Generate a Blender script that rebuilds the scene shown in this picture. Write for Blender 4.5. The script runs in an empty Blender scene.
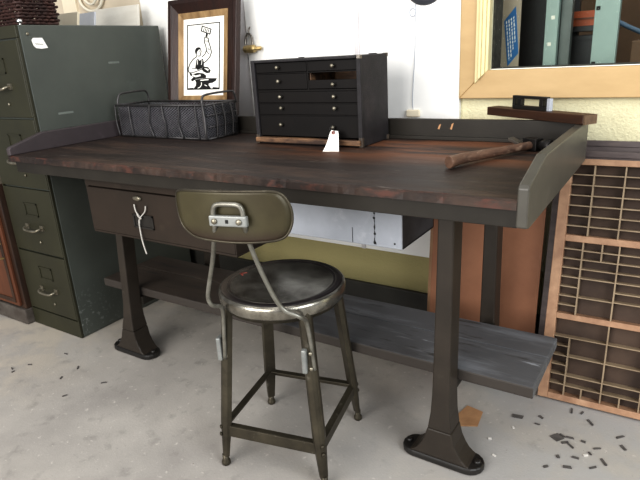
import bpy, bmesh, math, random
from mathutils import Vector, Matrix
random.seed(7)
C = bpy.context.scene.collection
PI = math.pi

# ------------------------------------------------------------------ materials
def new_mat(name):
    m = bpy.data.materials.new(name); m.use_nodes = True
    nt = m.node_tree; b = nt.nodes['Principled BSDF']
    return m, nt, b

def mat(name, c1, c2=None, rough=.5, metal=0., scale=8., detail=6., stretch=(1, 1, 1), lo=.35, hi=.65,
        c3=None, scale3=2., lo3=.45, hi3=.65, stretch3=None, bump=0., bscale=60., rough2=None, spec=.5, coat=0., grads=()):
    m, nt, b = new_mat(name)
    L = nt.links
    b.inputs['Roughness'].default_value = rough
    b.inputs['Metallic'].default_value = metal
    b.inputs['Specular IOR Level'].default_value = spec
    b.inputs['Coat Weight'].default_value = coat
    if c2 is None:
        c2 = tuple(x * .82 for x in c1)
    tc = nt.nodes.new('ShaderNodeTexCoord')
    def noise(s, st, det):
        mp = nt.nodes.new('ShaderNodeMapping'); mp.inputs['Scale'].default_value = st
        L.new(tc.outputs['Object'], mp.inputs['Vector'])
        n = nt.nodes.new('ShaderNodeTexNoise'); n.inputs['Scale'].default_value = s
        n.inputs['Detail'].default_value = det; n.inputs['Roughness'].default_value = .62
        L.new(mp.outputs['Vector'], n.inputs['Vector'])
        return n
    def ramp(n, lo, hi, a, bb):
        r = nt.nodes.new('ShaderNodeValToRGB')
        r.color_ramp.elements[0].position = lo; r.color_ramp.elements[1].position = hi
        r.color_ramp.elements[0].color = (*a, 1); r.color_ramp.elements[1].color = (*bb, 1)
        L.new(n.outputs['Fac'], r.inputs['Fac'])
        return r
    n1 = noise(scale, stretch, detail)
    r1 = ramp(n1, lo, hi, c1, c2)
    out = r1.outputs['Color']
    if c3 is not None:
        n3 = noise(scale3, stretch3 or stretch, detail)
        r3 = ramp(n3, lo3, hi3, (0, 0, 0), (1, 1, 1))
        mx = nt.nodes.new('ShaderNodeMix'); mx.data_type = 'RGBA'
        L.new(r3.outputs['Color'], mx.inputs['Factor'])
        L.new(out, mx.inputs['A']); mx.inputs['B'].default_value = (*c3, 1)
        out = mx.outputs['Result']
    for rules, col in grads:                # tint where the object coordinates fall in the given ranges, broken up by noise
        fac = None
        sx = nt.nodes.new('ShaderNodeSeparateXYZ'); L.new(tc.outputs['Object'], sx.inputs['Vector'])
        for ax, a0, a1 in rules:
            if ax in 'XYZ':
                src = sx.outputs[ax]
            else:
                nn = noise(float(ax), stretch, 8); src = nn.outputs['Fac']
            mr = nt.nodes.new('ShaderNodeMapRange'); mr.interpolation_type = 'SMOOTHSTEP'
            mr.inputs['From Min'].default_value = a0; mr.inputs['From Max'].default_value = a1
            L.new(src, mr.inputs['Value'])
            if fac is None: fac = mr.outputs['Result']
            else:
                mu = nt.nodes.new('ShaderNodeMath'); mu.operation = 'MULTIPLY'
                L.new(fac, mu.inputs[0]); L.new(mr.outputs['Result'], mu.inputs[1]); fac = mu.outputs[0]
        mx = nt.nodes.new('ShaderNodeMix'); mx.data_type = 'RGBA'
        L.new(fac, mx.inputs['Factor']); L.new(out, mx.inputs['A']); mx.inputs['B'].default_value = (*col, 1)
        out = mx.outputs['Result']
    L.new(out, b.inputs['Base Color'])
    if rough2 is not None:
        rr = ramp(n1, lo, hi, (rough,) * 3, (rough2,) * 3)
        L.new(rr.outputs['Color'], b.inputs['Roughness'])
    if bump:
        n2 = noise(bscale, stretch, 4.)
        bp = nt.nodes.new('ShaderNodeBump'); bp.inputs['Strength'].default_value = bump
        bp.inputs['Distance'].default_value = .004
        L.new(n2.outputs['Fac'], bp.inputs['Height']); L.new(bp.outputs['Normal'], b.inputs['Normal'])
    return m

M = {}
def srgb(r, g, b):
    f = lambda v: (v / 255 / 12.92) if v <= 10.3 else ((v / 255 + .055) / 1.055) ** 2.4
    return (f(r), f(g), f(b))
S = srgb
M['floor'] = mat('concrete', S(184, 179, 172), S(160, 155, 150), rough=.7, scale=3., detail=12, lo=.3, hi=.7, c3=S(130, 126, 121), scale3=14., lo3=.56, hi3=.85, bump=.2, bscale=120, rough2=.5, grads=[([('42', .60, .72)], S(200, 195, 188)), ([('X', .9, 2.2), ('6', .35, .6)], S(172, 170, 168)), ([('90', .64, .74)], S(128, 122, 116)), ([('X', .4, -.2), ('5', .4, .6)], S(188, 180, 168))])
M['stucco'] = mat('cream_stucco', S(226, 221, 190), S(216, 210, 178), rough=.9, scale=5, bump=1., bscale=110, grads=[([('Z', .334, .33)], S(166, 157, 114))])  # tint below the boards paints in the shade under the bench
M['whiteboard'] = mat('white_board', S(244, 243, 240), S(236, 235, 232), rough=.55, scale=3)
M['greyboard'] = mat('grey_white_board', S(214, 210, 210), S(202, 199, 200), rough=.6, scale=3)
M['skirting'] = mat('skirting_paint', S(62, 60, 54), S(48, 46, 42), rough=.6, scale=6)
M['top'] = mat('bench_top_wood', S(36, 28, 25), S(57, 46, 41), rough=.46, scale=7, stretch=(.55, 3, 1), lo=.3, hi=.72, detail=9, bump=.3, bscale=26, rough2=.62, spec=.4, grads=[([('X', -.2, .15), ('Y', -.14, .12), ('3.1', .38, .56)], S(118, 78, 54)), ([('4.3', .50, .66)], S(74, 58, 49)), ([('9', .60, .70)], S(60, 46, 39)), ([('19', .63, .72)], S(106, 96, 90)), ([('Y', -.322, -.338), ('30', .50, .66)], S(84, 54, 45))])
M['bench'] = mat('bench_brown_enamel', S(50, 46, 40), S(41, 37, 32), rough=.5, spec=.35, scale=6, c3=S(66, 61, 53), scale3=14, lo3=.66, hi3=.8, grads=[([('60', .70, .76)], S(122, 94, 70))])
M['bench_side'] = mat('bench_enamel_lit_right', S(84, 81, 74), S(72, 69, 64), rough=.38, scale=5, c3=S(100, 96, 88), scale3=9, lo3=.6, hi3=.8)  # bench enamel lightened, painting in the light on the right end panel
M['bench_lav'] = mat('bench_enamel_lit_left', S(78, 70, 72), S(66, 59, 61), rough=.5, scale=5, c3=S(96, 88, 90), scale3=11, lo3=.6, hi3=.8)  # bench enamel tinted lavender, painting in the light on the left end panel
M['bracket'] = mat('bracket_zinc', S(150, 151, 148), S(128, 130, 128), rough=.45, metal=.3, scale=18)
M['bench_dark'] = mat('bench_black_iron', S(30, 28, 27), S(44, 41, 38), rough=.36, scale=9)
M['drawer'] = mat('drawer_brown_enamel', S(54, 44, 36), S(46, 38, 31), rough=.55, spec=.35, scale=5, c3=S(66, 56, 46), scale3=12, lo3=.62, hi3=.8)
M['leg'] = mat('leg_brown_enamel', S(60, 53, 46), S(50, 44, 38), rough=.45, spec=.4, scale=7, c3=S(76, 70, 62), scale3=18, lo3=.66, hi3=.8)
M['shelf'] = mat('shelf_grey_wood', S(86, 75, 66), S(62, 54, 48), rough=.62, scale=4, stretch=(.5, 3, 1), lo=.3, hi=.7, detail=9, bump=.3, bscale=40, grads=[([('X', -.35, .35)], S(92, 92, 94)), ([('X', -.1, .5), ('5', .46, .66)], S(122, 124, 128)), ([('11', .56, .7)], S(56, 52, 49)), ([('X', -.1, .5), ('13', .64, .74)], S(152, 154, 159)), ([('Y', -.1195, -.1225)], S(64, 58, 53))])  # wood tone with painted-in shade: dark at left, lit grey towards the right
M['cab'] = mat('cabinet_green_paint', S(88, 92, 86), S(79, 83, 78), rough=.5, scale=3, c3=S(98, 104, 98), scale3=10, lo3=.64, hi3=.85, grads=[([('Z', .30, .06), ('Y', -.08, -.30), ('70', .56, .64)], S(118, 122, 118))])
M['cabfront'] = mat('cabinet_paint_shaded', S(54, 53, 36), S(46, 45, 31), rough=.5, scale=4, c3=S(62, 60, 42), scale3=10, lo3=.64, hi3=.85)  # same paint as the side, darkened to put shade on the front
M['tape'] = mat('tape_residue', S(124, 130, 124), S(112, 118, 112), rough=.6, scale=45)
M['nickel'] = mat('dull_nickel', S(160, 154, 140), S(124, 118, 104), rough=.4, metal=.8, scale=30)
M['chrome'] = mat('bright_chrome', S(226, 226, 226), S(200, 200, 200), rough=.12, metal=1., scale=30)
M['redwood'] = mat('red_brown_wood', S(112, 68, 43), S(80, 46, 30), rough=.45, scale=5, stretch=(3, 3, .5), lo=.3, hi=.7, detail=8)
M['darkwood'] = mat('dark_brown_wood', S(70, 48, 34), S(46, 32, 24), rough=.5, scale=6, stretch=(3, 3, .6))
M['plinth'] = mat('grey_worn_plinth', S(98, 92, 86), S(70, 62, 56), rough=.7, scale=14)
M['wicker'] = mat('dark_wicker', S(74, 48, 42), S(44, 28, 26), rough=.55, scale=30, c3=S(120, 92, 78), scale3=40, lo3=.62, hi3=.8)
M['cardw'] = mat('white_card', S(226, 222, 212), S(214, 209, 198), rough=.7, scale=5, stretch=(1, 1, 4))
M['cardb'] = mat('blue_grey_card', S(206, 208, 212), S(192, 194, 200), rough=.7, scale=5)
M['cardc'] = mat('cream_card', S(232, 222, 200), S(220, 210, 188), rough=.7, scale=6)
M['hose'] = mat('pale_cable', S(226, 220, 204), S(210, 204, 188), rough=.5, scale=9)
M['framewood'] = mat('frame_dark_wood', S(56, 32, 25), S(38, 24, 20), rough=.4, scale=9, stretch=(3, 3, .6), c3=S(112, 68, 54), scale3=30, lo3=.66, hi3=.82, bump=.3, bscale=50)
M['gilt'] = mat('frame_gilt', S(176, 148, 108), S(132, 106, 74), rough=.5, metal=.1, scale=14, stretch=(2, 2, .5))
M['paper'] = mat('paper_white', S(246, 244, 238), S(240, 238, 232), rough=.8, scale=3)
M['ink'] = mat('black_ink', S(20, 19, 18), S(26, 25, 24), rough=.7, scale=5)
M['wire'] = mat('grey_steel_wire', S(92, 90, 90), S(70, 68, 68), rough=.45, metal=.6, scale=30)
M['mesh'] = mat('dark_mesh_wire', S(112, 110, 114), S(84, 83, 87), rough=.5, metal=.2, scale=30)
M['meshdark'] = mat('mesh_liner_dark', S(26, 25, 26), S(33, 32, 33), rough=.7, scale=20)
M['chest'] = mat('chest_black_leatherette', S(54, 51, 53), S(43, 41, 42), rough=.55, spec=.35, scale=20, c3=S(78, 70, 70), scale3=12, lo3=.56, hi3=.8, bump=.35, bscale=260)
M['chestfront'] = mat('chest_drawer_black', S(24, 20, 18), S(19, 16, 15), rough=.55, spec=.25, scale=10)
M['chestedge'] = mat('chest_worn_edge', S(92, 80, 68), S(60, 52, 46), rough=.55, scale=40)
M['tanwood'] = mat('worn_tan_wood', S(140, 108, 80), S(66, 48, 38), rough=.55, scale=10, stretch=(.6, 3, 3), lo=.42, hi=.6)
M['brass'] = mat('old_brass', S(206, 186, 138), S(166, 144, 98), rough=.4, metal=.7, scale=24)
M['hwood'] = mat('hammer_handle_wood', S(112, 86, 70), S(80, 60, 50), rough=.5, scale=14, stretch=(4, .7, 4), c3=S(150, 126, 108), scale3=16, lo3=.54, hi3=.72)
M['steel'] = mat('dark_forged_steel', S(48, 45, 44), S(34, 32, 32), rough=.4, metal=.6, scale=20)
M['brightsteel'] = mat('worn_bright_steel', S(150, 144, 136), S(112, 106, 100), rough=.35, metal=.85, scale=25)
M['plank'] = mat('old_brown_plank', S(74, 48, 32), S(54, 35, 25), rough=.45, scale=8, stretch=(.5, 4, 4), c3=S(98, 66, 46), scale3=8, lo3=.6, hi3=.8)
M['plankend'] = mat('plank_end_grain', S(118, 96, 74), S(92, 74, 58), rough=.7, scale=60)
M['galv'] = mat('pale_grey_steel', S(184, 188, 196), S(168, 172, 180), rough=.45, metal=.1, scale=5, c3=S(200, 203, 208), scale3=12, lo3=.6, hi3=.8)
M['galvdark'] = mat('dull_grey_steel', S(92, 94, 100), S(74, 76, 82), rough=.5, metal=.3, scale=12)
M['tie'] = mat('white_twine', S(196, 192, 186), S(172, 168, 162), rough=.7, scale=40)
M['hardboard'] = mat('red_brown_hardboard', S(162, 116, 88), S(146, 102, 76), rough=.65, scale=4, c3=S(132, 92, 70), scale3=3, lo3=.5, hi3=.8)
M['palewood'] = mat('pale_edge_wood', S(184, 146, 114), S(158, 122, 92), rough=.6, scale=9)
M['casewood'] = mat('type_case_wood', S(176, 142, 114), S(148, 114, 90), rough=.55, scale=9, stretch=(2, 2, 2), c3=S(200, 168, 140), scale3=6, lo3=.55, hi3=.8)
M['casediv'] = mat('type_case_divider', S(162, 144, 120), S(138, 120, 98), rough=.6, scale=12)
M['casebed'] = mat('type_case_bed', S(84, 67, 55), S(62, 48, 40), rough=.7, scale=6)
M['casedark'] = mat('dark_type_case_wood', S(104, 94, 92), S(78, 69, 68), rough=.6, scale=8, stretch=(.6, 3, 3), c3=S(128, 114, 106), scale3=12, lo3=.55, hi3=.8)
M['stool'] = mat('bronze_worn_steel', S(90, 84, 71), S(62, 57, 48), rough=.36, metal=.6, scale=9, c3=S(132, 128, 118), scale3=26, lo3=.62, hi3=.8, rough2=.5)
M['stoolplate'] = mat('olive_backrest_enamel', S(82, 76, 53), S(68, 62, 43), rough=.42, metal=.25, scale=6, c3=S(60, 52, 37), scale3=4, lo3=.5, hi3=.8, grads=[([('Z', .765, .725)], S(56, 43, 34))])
M['rim'] = mat('polished_seat_rim', S(172, 168, 158), S(112, 107, 98), rough=.27, metal=.85, scale=14, c3=S(92, 86, 74), scale3=10, lo3=.55, hi3=.8)
M['seat'] = mat('dark_worn_seat', S(31, 27, 27), S(41, 36, 36), rough=.33, metal=.0, scale=7, c3=S(66, 60, 58), scale3=16, lo3=.62, hi3=.85, rough2=.5, spec=.26, grads=[([('X', -.04, -.15), ('8', .4, .6)], S(76, 69, 62)), ([('25', .66, .76)], S(104, 98, 93))])  # left side tinted lighter as a painted reflection; fine specks are wear
M['rod'] = mat('grey_back_rod', S(150, 148, 140), S(116, 113, 104), rough=.4, metal=.6, scale=20)
M['redpaint'] = mat('faded_red_paint', S(150, 74, 62), S(122, 62, 54), rough=.6, scale=40)
M['casing'] = mat('window_casing_tan', S(193, 166, 124), S(183, 156, 114), rough=.55, scale=4, stretch=(1, 1, 3))
M['moulding'] = mat('window_moulding_cream', S(226, 214, 172), S(218, 206, 162), rough=.5, scale=4)
M['cardboard'] = mat('cardboard_grey_tan', S(190, 176, 158), S(178, 164, 147), rough=.8, scale=5)
M['bluelabel'] = mat('blue_label', S(58, 120, 176), S(50, 110, 166), rough=.6, scale=5)
M['postgreen'] = mat('pale_green_upright', S(144, 160, 153), S(134, 150, 144), rough=.5, scale=6)
M['postdark'] = mat('upright_reflection', S(96, 102, 98), S(78, 84, 80), rough=.5, scale=9)  # dimmer colour for the reflected copy of the pale upright
M['orange'] = mat('orange_bin', S(188, 100, 62), S(164, 84, 50), rough=.5, scale=5)
M['blackbin'] = mat('black_bin', S(46, 45, 46), S(36, 35, 36), rough=.5, scale=6)
M['brownwall'] = mat('brown_far_wall', S(116, 92, 72), S(92, 72, 56), rough=.8, scale=3)
M['bluetube'] = mat('blue_grey_tube', S(84, 104, 124), S(70, 90, 108), rough=.4, scale=6)
M['scrap'] = mat('dark_scrap', S(100, 96, 93), S(78, 74, 72), rough=.7, scale=20)
M['scrapw'] = mat('white_scrap', S(220, 216, 210), S(204, 200, 194), rough=.7, scale=20)
M['tanscrap'] = mat('tan_card', S(190, 150, 112), S(172, 132, 96), rough=.8, scale=20)

def glass_mat():
    m, nt, b = new_mat('window_glass')
    out = nt.nodes['Material Output']; nt.nodes.remove(b)
    tr = nt.nodes.new('ShaderNodeBsdfTransparent'); tr.inputs['Color'].default_value = (.96, .98, .97, 1)
    gl = nt.nodes.new('ShaderNodeBsdfGlossy'); gl.inputs['Color'].default_value = (.05, .05, .05, 1)
    gl.inputs['Roughness'].default_value = 0.
    fr = nt.nodes.new('ShaderNodeFresnel'); fr.inputs['IOR'].default_value = 1.13
    mx = nt.nodes.new('ShaderNodeMixShader')
    nt.links.new(fr.outputs['Fac'], mx.inputs['Fac']); nt.links.new(tr.outputs[0], mx.inputs[1]); nt.links.new(gl.outputs[0], mx.inputs[2])
    nt.links.new(mx.outputs[0], out.inputs['Surface'])
    return m
M['beige'] = mat('beige_wall_board', S(214, 202, 182), S(202, 190, 170), rough=.8, scale=3)
M['jamb'] = mat('dark_jamb', S(96, 92, 84), S(60, 56, 52), rough=.6, scale=60)
M['glass'] = glass_mat()

# ------------------------------------------------------------------ mesh helpers
def add_box(bm, x0, x1, y0, y1, z0, z1, mx=None):
    vs = [bm.verts.new((x, y, z)) for z in (z0, z1) for y in (y0, y1) for x in (x0, x1)]
    if mx is not None:
        for v in vs: v.co = mx @ v.co
    for f in ((0, 2, 3, 1), (4, 5, 7, 6), (0, 1, 5, 4), (2, 6, 7, 3), (0, 4, 6, 2), (1, 3, 7, 5)):
        bm.faces.new([vs[i] for i in f])
    return vs

def add_prism(bm, pts, vec):
    """polygon pts (3-D) extruded along vec"""
    vec = Vector(vec)
    a = [bm.verts.new(p) for p in pts]; b = [bm.verts.new(Vector(p) + vec) for p in pts]
    n = len(pts)
    bm.faces.new(a[::-1]); bm.faces.new(b)
    for i in range(n):
        bm.faces.new((a[i], a[(i + 1) % n], b[(i + 1) % n], b[i]))

def smooth_path(pts, sub=6):
    P = [Vector(p) for p in pts]; out = []
    for i in range(len(P) - 1):
        p0 = P[max(i - 1, 0)]; p1 = P[i]; p2 = P[i + 1]; p3 = P[min(i + 2, len(P) - 1)]
        for k in range(sub):
            t = k / sub
            out.append(.5 * ((2 * p1) + (p2 - p0) * t + (2 * p0 - 5 * p1 + 4 * p2 - p3) * t * t + (3 * p1 - p0 - 3 * p2 + p3) * t ** 3))
    out.append(P[-1])
    return out

def add_tube(bm, pts, r, seg=8, closed=False, rad=None):
    P = [Vector(p) for p in pts]; n = len(P); rings = []
    t0 = (P[1] - P[0]).normalized()
    up = Vector((0, 0, 1)) if abs(t0.z) < .9 else Vector((1, 0, 0))
    u = t0.cross(up).normalized()
    for i in range(n):
        if closed: t = (P[(i + 1) % n] - P[i - 1]).normalized()
        else: t = (P[min(i + 1, n - 1)] - P[max(i - 1, 0)]).normalized()
        u = (u - t * u.dot(t)).normalized(); w = t.cross(u)
        rr = rad[i] if rad else r
        rings.append([bm.verts.new(P[i] + (u * math.cos(2 * PI * k / seg) + w * math.sin(2 * PI * k / seg)) * rr) for k in range(seg)])
    for i in range(n if closed else n - 1):
        a = rings[i]; b = rings[(i + 1) % n]
        for k in range(seg):
            f = bm.faces.new((a[k], a[(k + 1) % seg], b[(k + 1) % seg], b[k])); f.smooth = True
    if not closed:
        bm.faces.new(rings[0][::-1]); bm.faces.new(rings[-1])

def add_lathe(bm, prof, c=(0, 0, 0), axis='z', seg=32, mx=None):
    """profile of (radius, height); ends closed where radius is > 0"""
    rings = []
    def place(x, y, z):
        if axis == 'z': v = Vector((x, y, z))
        elif axis == 'y': v = Vector((x, z, y))
        else: v = Vector((z, x, y))
        v = Vector(c) + v
        return mx @ v if mx is not None else v
    for r, h in prof:
        if r < 1e-6: rings.append([bm.verts.new(place(0, 0, h))])
        else: rings.append([bm.verts.new(place(r * math.cos(2 * PI * k / seg), r * math.sin(2 * PI * k / seg), h)) for k in range(seg)])
    for a, b in zip(rings, rings[1:]):
        for k in range(seg):
            k2 = (k + 1) % seg
            if len(a) == 1: f = bm.faces.new((a[0], b[k2], b[k]))
            elif len(b) == 1: f = bm.faces.new((a[k], a[k2], b[0]))
            else: f = bm.faces.new((a[k], a[k2], b[k2], b[k]))
            f.smooth = True
    if len(rings[0]) > 1: bm.faces.new(rings[0][::-1])
    if len(rings[-1]) > 1: bm.faces.new(rings[-1])

def BM(): return bmesh.new()

def root_mx(o):
    m = Matrix.Identity(4)
    while o is not None:
        m = o.matrix_basis @ m; o = o.parent
    return m

def obj(name, bm, m, parent=None, world=False, bevel=0., kind=None, label=None, seg=2, recenter=False):
    bmesh.ops.recalc_face_normals(bm, faces=bm.faces[:])
    if parent is not None and world:
        inv = root_mx(parent).inverted()
        for v in bm.verts: v.co = inv @ v.co
    loc = None
    if parent is None and recenter:
        n = len(bm.verts)
        loc = Vector((sum(v.co.x for v in bm.verts) / n, sum(v.co.y for v in bm.verts) / n, min(v.co.z for v in bm.verts)))
        for v in bm.verts: v.co -= loc
    me = bpy.data.meshes.new(name); bm.to_mesh(me); bm.free()
    for mm in (m if isinstance(m, (list, tuple)) else [m]): me.materials.append(mm)
    o = bpy.data.objects.new(name, me); C.objects.link(o)
    if loc is not None: o.location = loc
    if parent is not None: o.parent = parent
    if bevel:
        b = o.modifiers.new('bevel', 'BEVEL'); b.width = bevel; b.segments = seg; b.limit_method = 'ANGLE'; b.angle_limit = math.radians(40)
    if kind: o['kind'] = kind
    if label: o['label'] = label
    return o

def tag(o, label, cat, group=None):
    o['label'] = label; o['category'] = cat
    if group: o['group'] = group
    return o

def thing(name, label, cat, loc=(0, 0, 0), mx=None, rotz=0., group=None):
    o = bpy.data.objects.new(name, None); C.objects.link(o); o.empty_display_size = .1
    if mx is not None: o.matrix_basis = mx
    else: o.location = loc; o.rotation_euler = (0, 0, rotz)
    bpy.context.view_layer.update()
    return tag(o, label, cat, group)

def boxes(*bs):
    bm = BM()
    for b in bs: add_box(bm, *b)
    return bm

def wbox(name, b, m, parent, bevel=0., **k):
    return obj(name, boxes(b), m, parent, world=True, bevel=bevel, **k)

# ------------------------------------------------------------------ setting
W = .87                                   # face of the back wall
obj('floor', boxes((-2.6, 4.0, -3.4, W + 1.2, -.1, 0)), M['floor'], kind='structure')
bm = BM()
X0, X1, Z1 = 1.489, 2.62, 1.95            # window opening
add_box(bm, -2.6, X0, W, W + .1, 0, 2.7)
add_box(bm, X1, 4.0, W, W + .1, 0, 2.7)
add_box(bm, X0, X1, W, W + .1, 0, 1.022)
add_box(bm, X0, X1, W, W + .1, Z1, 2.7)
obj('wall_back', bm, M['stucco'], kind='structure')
obj('baseboard_back', boxes((-.3, 1.75, W - .018, W - .001, 0.001, .165)), M['skirting'], kind='structure', bevel=.004)
# white boards fixed over the wall behind the bench
obj('wall_panel_right', boxes((1.006, 1.391, W - .022, W - .001, .325, 2.3)), M['whiteboard'], kind='structure', bevel=.002)
obj('wall_panel_left', boxes((.47, .988, W - .022, W - .001, .325, 2.3)), M['whiteboard'], kind='structure', bevel=.002)
obj('grey_strip', boxes((.34, .466, W - .016, W - .001, .325, 2.3)), M['greyboard'], kind='structure', bevel=.002)  # narrow greyer strip between the white boards
obj('wall_panel_far_left', boxes((-.16, .337, W - .016, W - .001, .325, 2.3)), M['whiteboard'], kind='structure', bevel=.002)
obj('wall_panel_beige', boxes((-1.9, -.164, W - .012, W - .001, .325, 2.3)), M['beige'], kind='structure', bevel=.002)
obj('trim_1', boxes((.988, 1.006, W - .028, W - .001, .325, 2.3)), M['greyboard'], kind='structure', bevel=.002)

# window
win = bpy.data.objects.new('window_1', None); C.objects.link(win); win.location = ((X0 + X1) / 2, W, 1.02); win['kind'] = 'structure'
def frame_ring(x0, x1, z0, z1, wx, y0, y1):
    bm = BM()
    for pts in (((x0, z0), (x1, z0), (x1 - wx, z0 + wx), (x0 + wx, z0 + wx)), ((x0 + wx, z1 - wx), (x1 - wx, z1 - wx), (x1, z1), (x0, z1)),
                ((x0, z0), (x0 + wx, z0 + wx), (x0 + wx, z1 - wx), (x0, z1)), ((x1 - wx, z0 + wx), (x1, z0), (x1, z1), (x1 - wx, z1 - wx))):
        add_prism(bm, [(x, y0, z) for x, z in pts], (0, y1 - y0, 0))
    return bm
obj('window_casing', frame_ring(1.392, 2.735, .931, 2.05, .091, W - .028, W - .001), M['casing'], win, world=True, bevel=.003)
def mould(x0, x1, y0):                      # upright cream moulding, its foot cut along the mitre
    bm = BM(); k = (1.022 - .979) / (1.489 - 1.446)
    za, zb = .979 + k * (x0 - 1.446), .979 + k * (x1 - 1.446)
    add_prism(bm, [(x0, y0, za), (x1, y0, zb), (x1, y0, Z1), (x0, y0, Z1)], (0, W - .0015 - y0, 0))
    add_prism(bm, [(4.109 - x0, y0, za), (4.109 - x1, y0, zb), (4.109 - x1, y0, Z1), (4.109 - x0, y0, Z1)], (0, W - .0015 - y0, 0))
    obj('window_moulding', bm, M['moulding'], win, world=True, bevel=.003)
mould(1.446, 1.458, W - .034); mould(1.458, 1.467, W - .041); mould(1.467, 1.479, W - .036); mould(1.479, 1.4888, W - .031)
bm = BM()
for b in ((X0 + .0002, X0 + .005, W + .014, W + .099, 1.0225, Z1), (X1 - .005, X1 - .0002, W + .014, W + .099, 1.0225, Z1), (X0 + .005, X1 - .005, W + .014, W + .099, 1.0222, 1.026)): add_box(bm, *b)
obj('window_jamb', bm, M['jamb'], win, world=True)
obj('window_sill', boxes((X0, X1, W - .002, W + .007, 1.0222, 1.0245)), M['paper'], win, world=True)
obj('window_pane', boxes((1.4895, 2.6195, W + .008, W + .012, 1.024, 1.948)), M['glass'], win, world=True)

# ------------------------------------------------------------------ workbench
L, H, D = 1.83, .818, .686
bench = thing('workbench', 'long dark brown workbench with raised side panels, back board, drawer and lower shelf', 'workbench', ((L / 2), .34, 0))
te = .022
# tabletop with a worn front edge
bm = BM()
nx = 120
x0, x1 = .002, L - te
rows = [(0, .797), (0, H - .004), (.006, H), (.3, H), (.655, H), (.655, .797)]
grid = []
rnd = random.Random(3)
nick = [rnd.random() ** 3 * .004 for _ in range(nx + 1)]
for i in range(nx + 1):
    x = x0 + (x1 - x0) * i / nx; w = nick[i]
    col = []
    for j, (y, z) in enumerate(rows):
        yy = y + (w if j == 1 else w * .3 if j == 0 else w * 1.3 if j == 2 else 0)
        zz = z - (w * .6 if j == 1 else 0)
        col.append(bm.verts.new((x, yy, zz)))
    grid.append(col)
for a, b in zip(grid, grid[1:]):
    for j in range(len(rows)):
        j2 = (j + 1) % len(rows); bm.faces.new((a[j], b[j], b[j2], a[j2]))
bm.faces.new(grid[0]); bm.faces.new(grid[-1][::-1])
obj('tabletop', bm, M['top'], bench, world=True)
wbox('apron', (te, L - te, .012, .036, .757, .797), M['bench'], bench, bevel=.002)
wbox('apron', (te, L - te, .64, .662, .757, .797), M['bench'], bench, bevel=.002)
for nm, xa in (('end_panel', 0.), ('end_panel', L - te)):
    bm = BM(); low = xa > 1
    add_prism(bm, [(xa, y, z) for y, z in ((0, .762 if low else H), (0, .842), (.008, .848), (.14, .884), (.684, .884), (.684, .768 if low else H), (.02, .757 if low else H))], (te, 0, 0))
    obj(nm, bm, M['bench_side'] if low else M['bench_lav'], bench, world=True, bevel=.003)
bbd = wbox('back_board', (te, L - te, .664, .684, .797, .8835), M['bench'], bench, bevel=.002)
wbox('cleat', (te, L - te, .652, .664, H, H + .012), M['bench'], bench, bevel=.002)
for x, z, h in ((1.386, .853, .016), (1.428, .853, .020)):
    bm = BM(); add_prism(bm, [(x, .6636, z), (x + .006, .6636, z - .002), (x + .012, .6636, z + h), (x + .005, .6636, z + h * .8)], (0, .0004, 0))
    obj('bare_patch', bm, M['tanscrap'], bbd, world=True, label='orange bare chip in the paint')

def leg_bm(xb, xt, yc, k=1.):
    """cast column: (z, half width x, half depth y)"""
    bm = BM(); rings = []
    for z, hx, hy in ((.112, .034, .036), (.16, .0275, .034), (.22, .0245, .033), (.34, .023, .0325), (.55, .0215, .0325), (.797, .0205, .0325)):
        cx = xb + (xt - xb) * z / .8
        hx *= 1 - (1 - k) * min(1, (z - .112) / .1); hy *= 1 - (1 - k) * min(1, (z - .112) / .1)
        rings.append([bm.verts.new((cx + sx * hx, yc + sy * hy, z)) for sx, sy in ((-1, -1), (1, -1), (1, 1), (-1, 1))])
    for a, b in zip(rings, rings[1:]):
        for q in range(4): bm.faces.new((a[q], a[(q + 1) % 4], b[(q + 1) % 4], b[q]))
    bm.faces.new(rings[0][::-1]); bm.faces.new(rings[-1])
    return bm
def foot_bm(xb, xt, yc):
    bm = BM()
    pts = []
    hw, r = .118, .041
    for k in range(9): a = -PI / 2 + PI * k / 8; pts.append((xb + hw - r + r * math.cos(a), yc + r * math.sin(a), 0.0))
    for k in range(9): a = PI / 2 + PI * k / 8; pts.append((xb - hw + r + r * math.cos(a), yc + r * math.sin(a), 0.0))
    add_prism(bm, pts, (0, 0, .022))
    return bm
def flare_bm(xb, xt, yc):
    bm = BM(); rings = []
    for z, hx, hy in ((.020, .088, .037), (.026, .077, .037), (.036, .066, .0365), (.052, .055, .0365), (.075, .044, .0362), (.112, .0342, .0362)):
        cx = xb + (xt - xb) * z / .8
        rings.append([bm.verts.new((cx + sx * hx, yc + sy * hy, z)) for sx, sy in ((-1, -1), (1, -1), (1, 1), (-1, 1))])
    for a, b in zip(rings, rings[1:]):
        for k in range(4): bm.faces.new((a[k], a[(k + 1) % 4], b[(k + 1) % 4], b[k]))
    bm.faces.new(rings[0][::-1]); bm.faces.new(rings[-1])
    return bm
for xb, xt, yc in ((.300, .378, .178), (1.601, 1.613, .178), (.33, .36, .617), (1.594, 1.594, .617)):
    lg = obj('leg', leg_bm(xb, xt, yc, .86 if xb < 1 else 1.), M['leg'], bench, world=True, bevel=.004)
    obj('foot', flare_bm(xb, xt, yc), M['leg'], lg, world=True, bevel=.004)
    obj('base_plate', foot_bm(xb, xt, yc), M['bench_dark'], lg, world=True, bevel=.007, seg=3)
    for s in (-1, 1):
        bm = BM(); add_lathe(bm, [(.0105, .02), (.0105, .027), (.006, .03), (0, .03)], (xb + s * .1, yc, 0), seg=6)
        obj('bolt', bm, M['bench_dark'], lg, world=True)
wbox('cross_bar', (1.585, 1.622, .205, .59, .205, .238), M['bench'], bench, bevel=.003)
wbox('cross_bar', (.315, .352, .205, .59, .205, .238), M['bench'], bench, bevel=.003)
rnd = random.Random(5)
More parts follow.
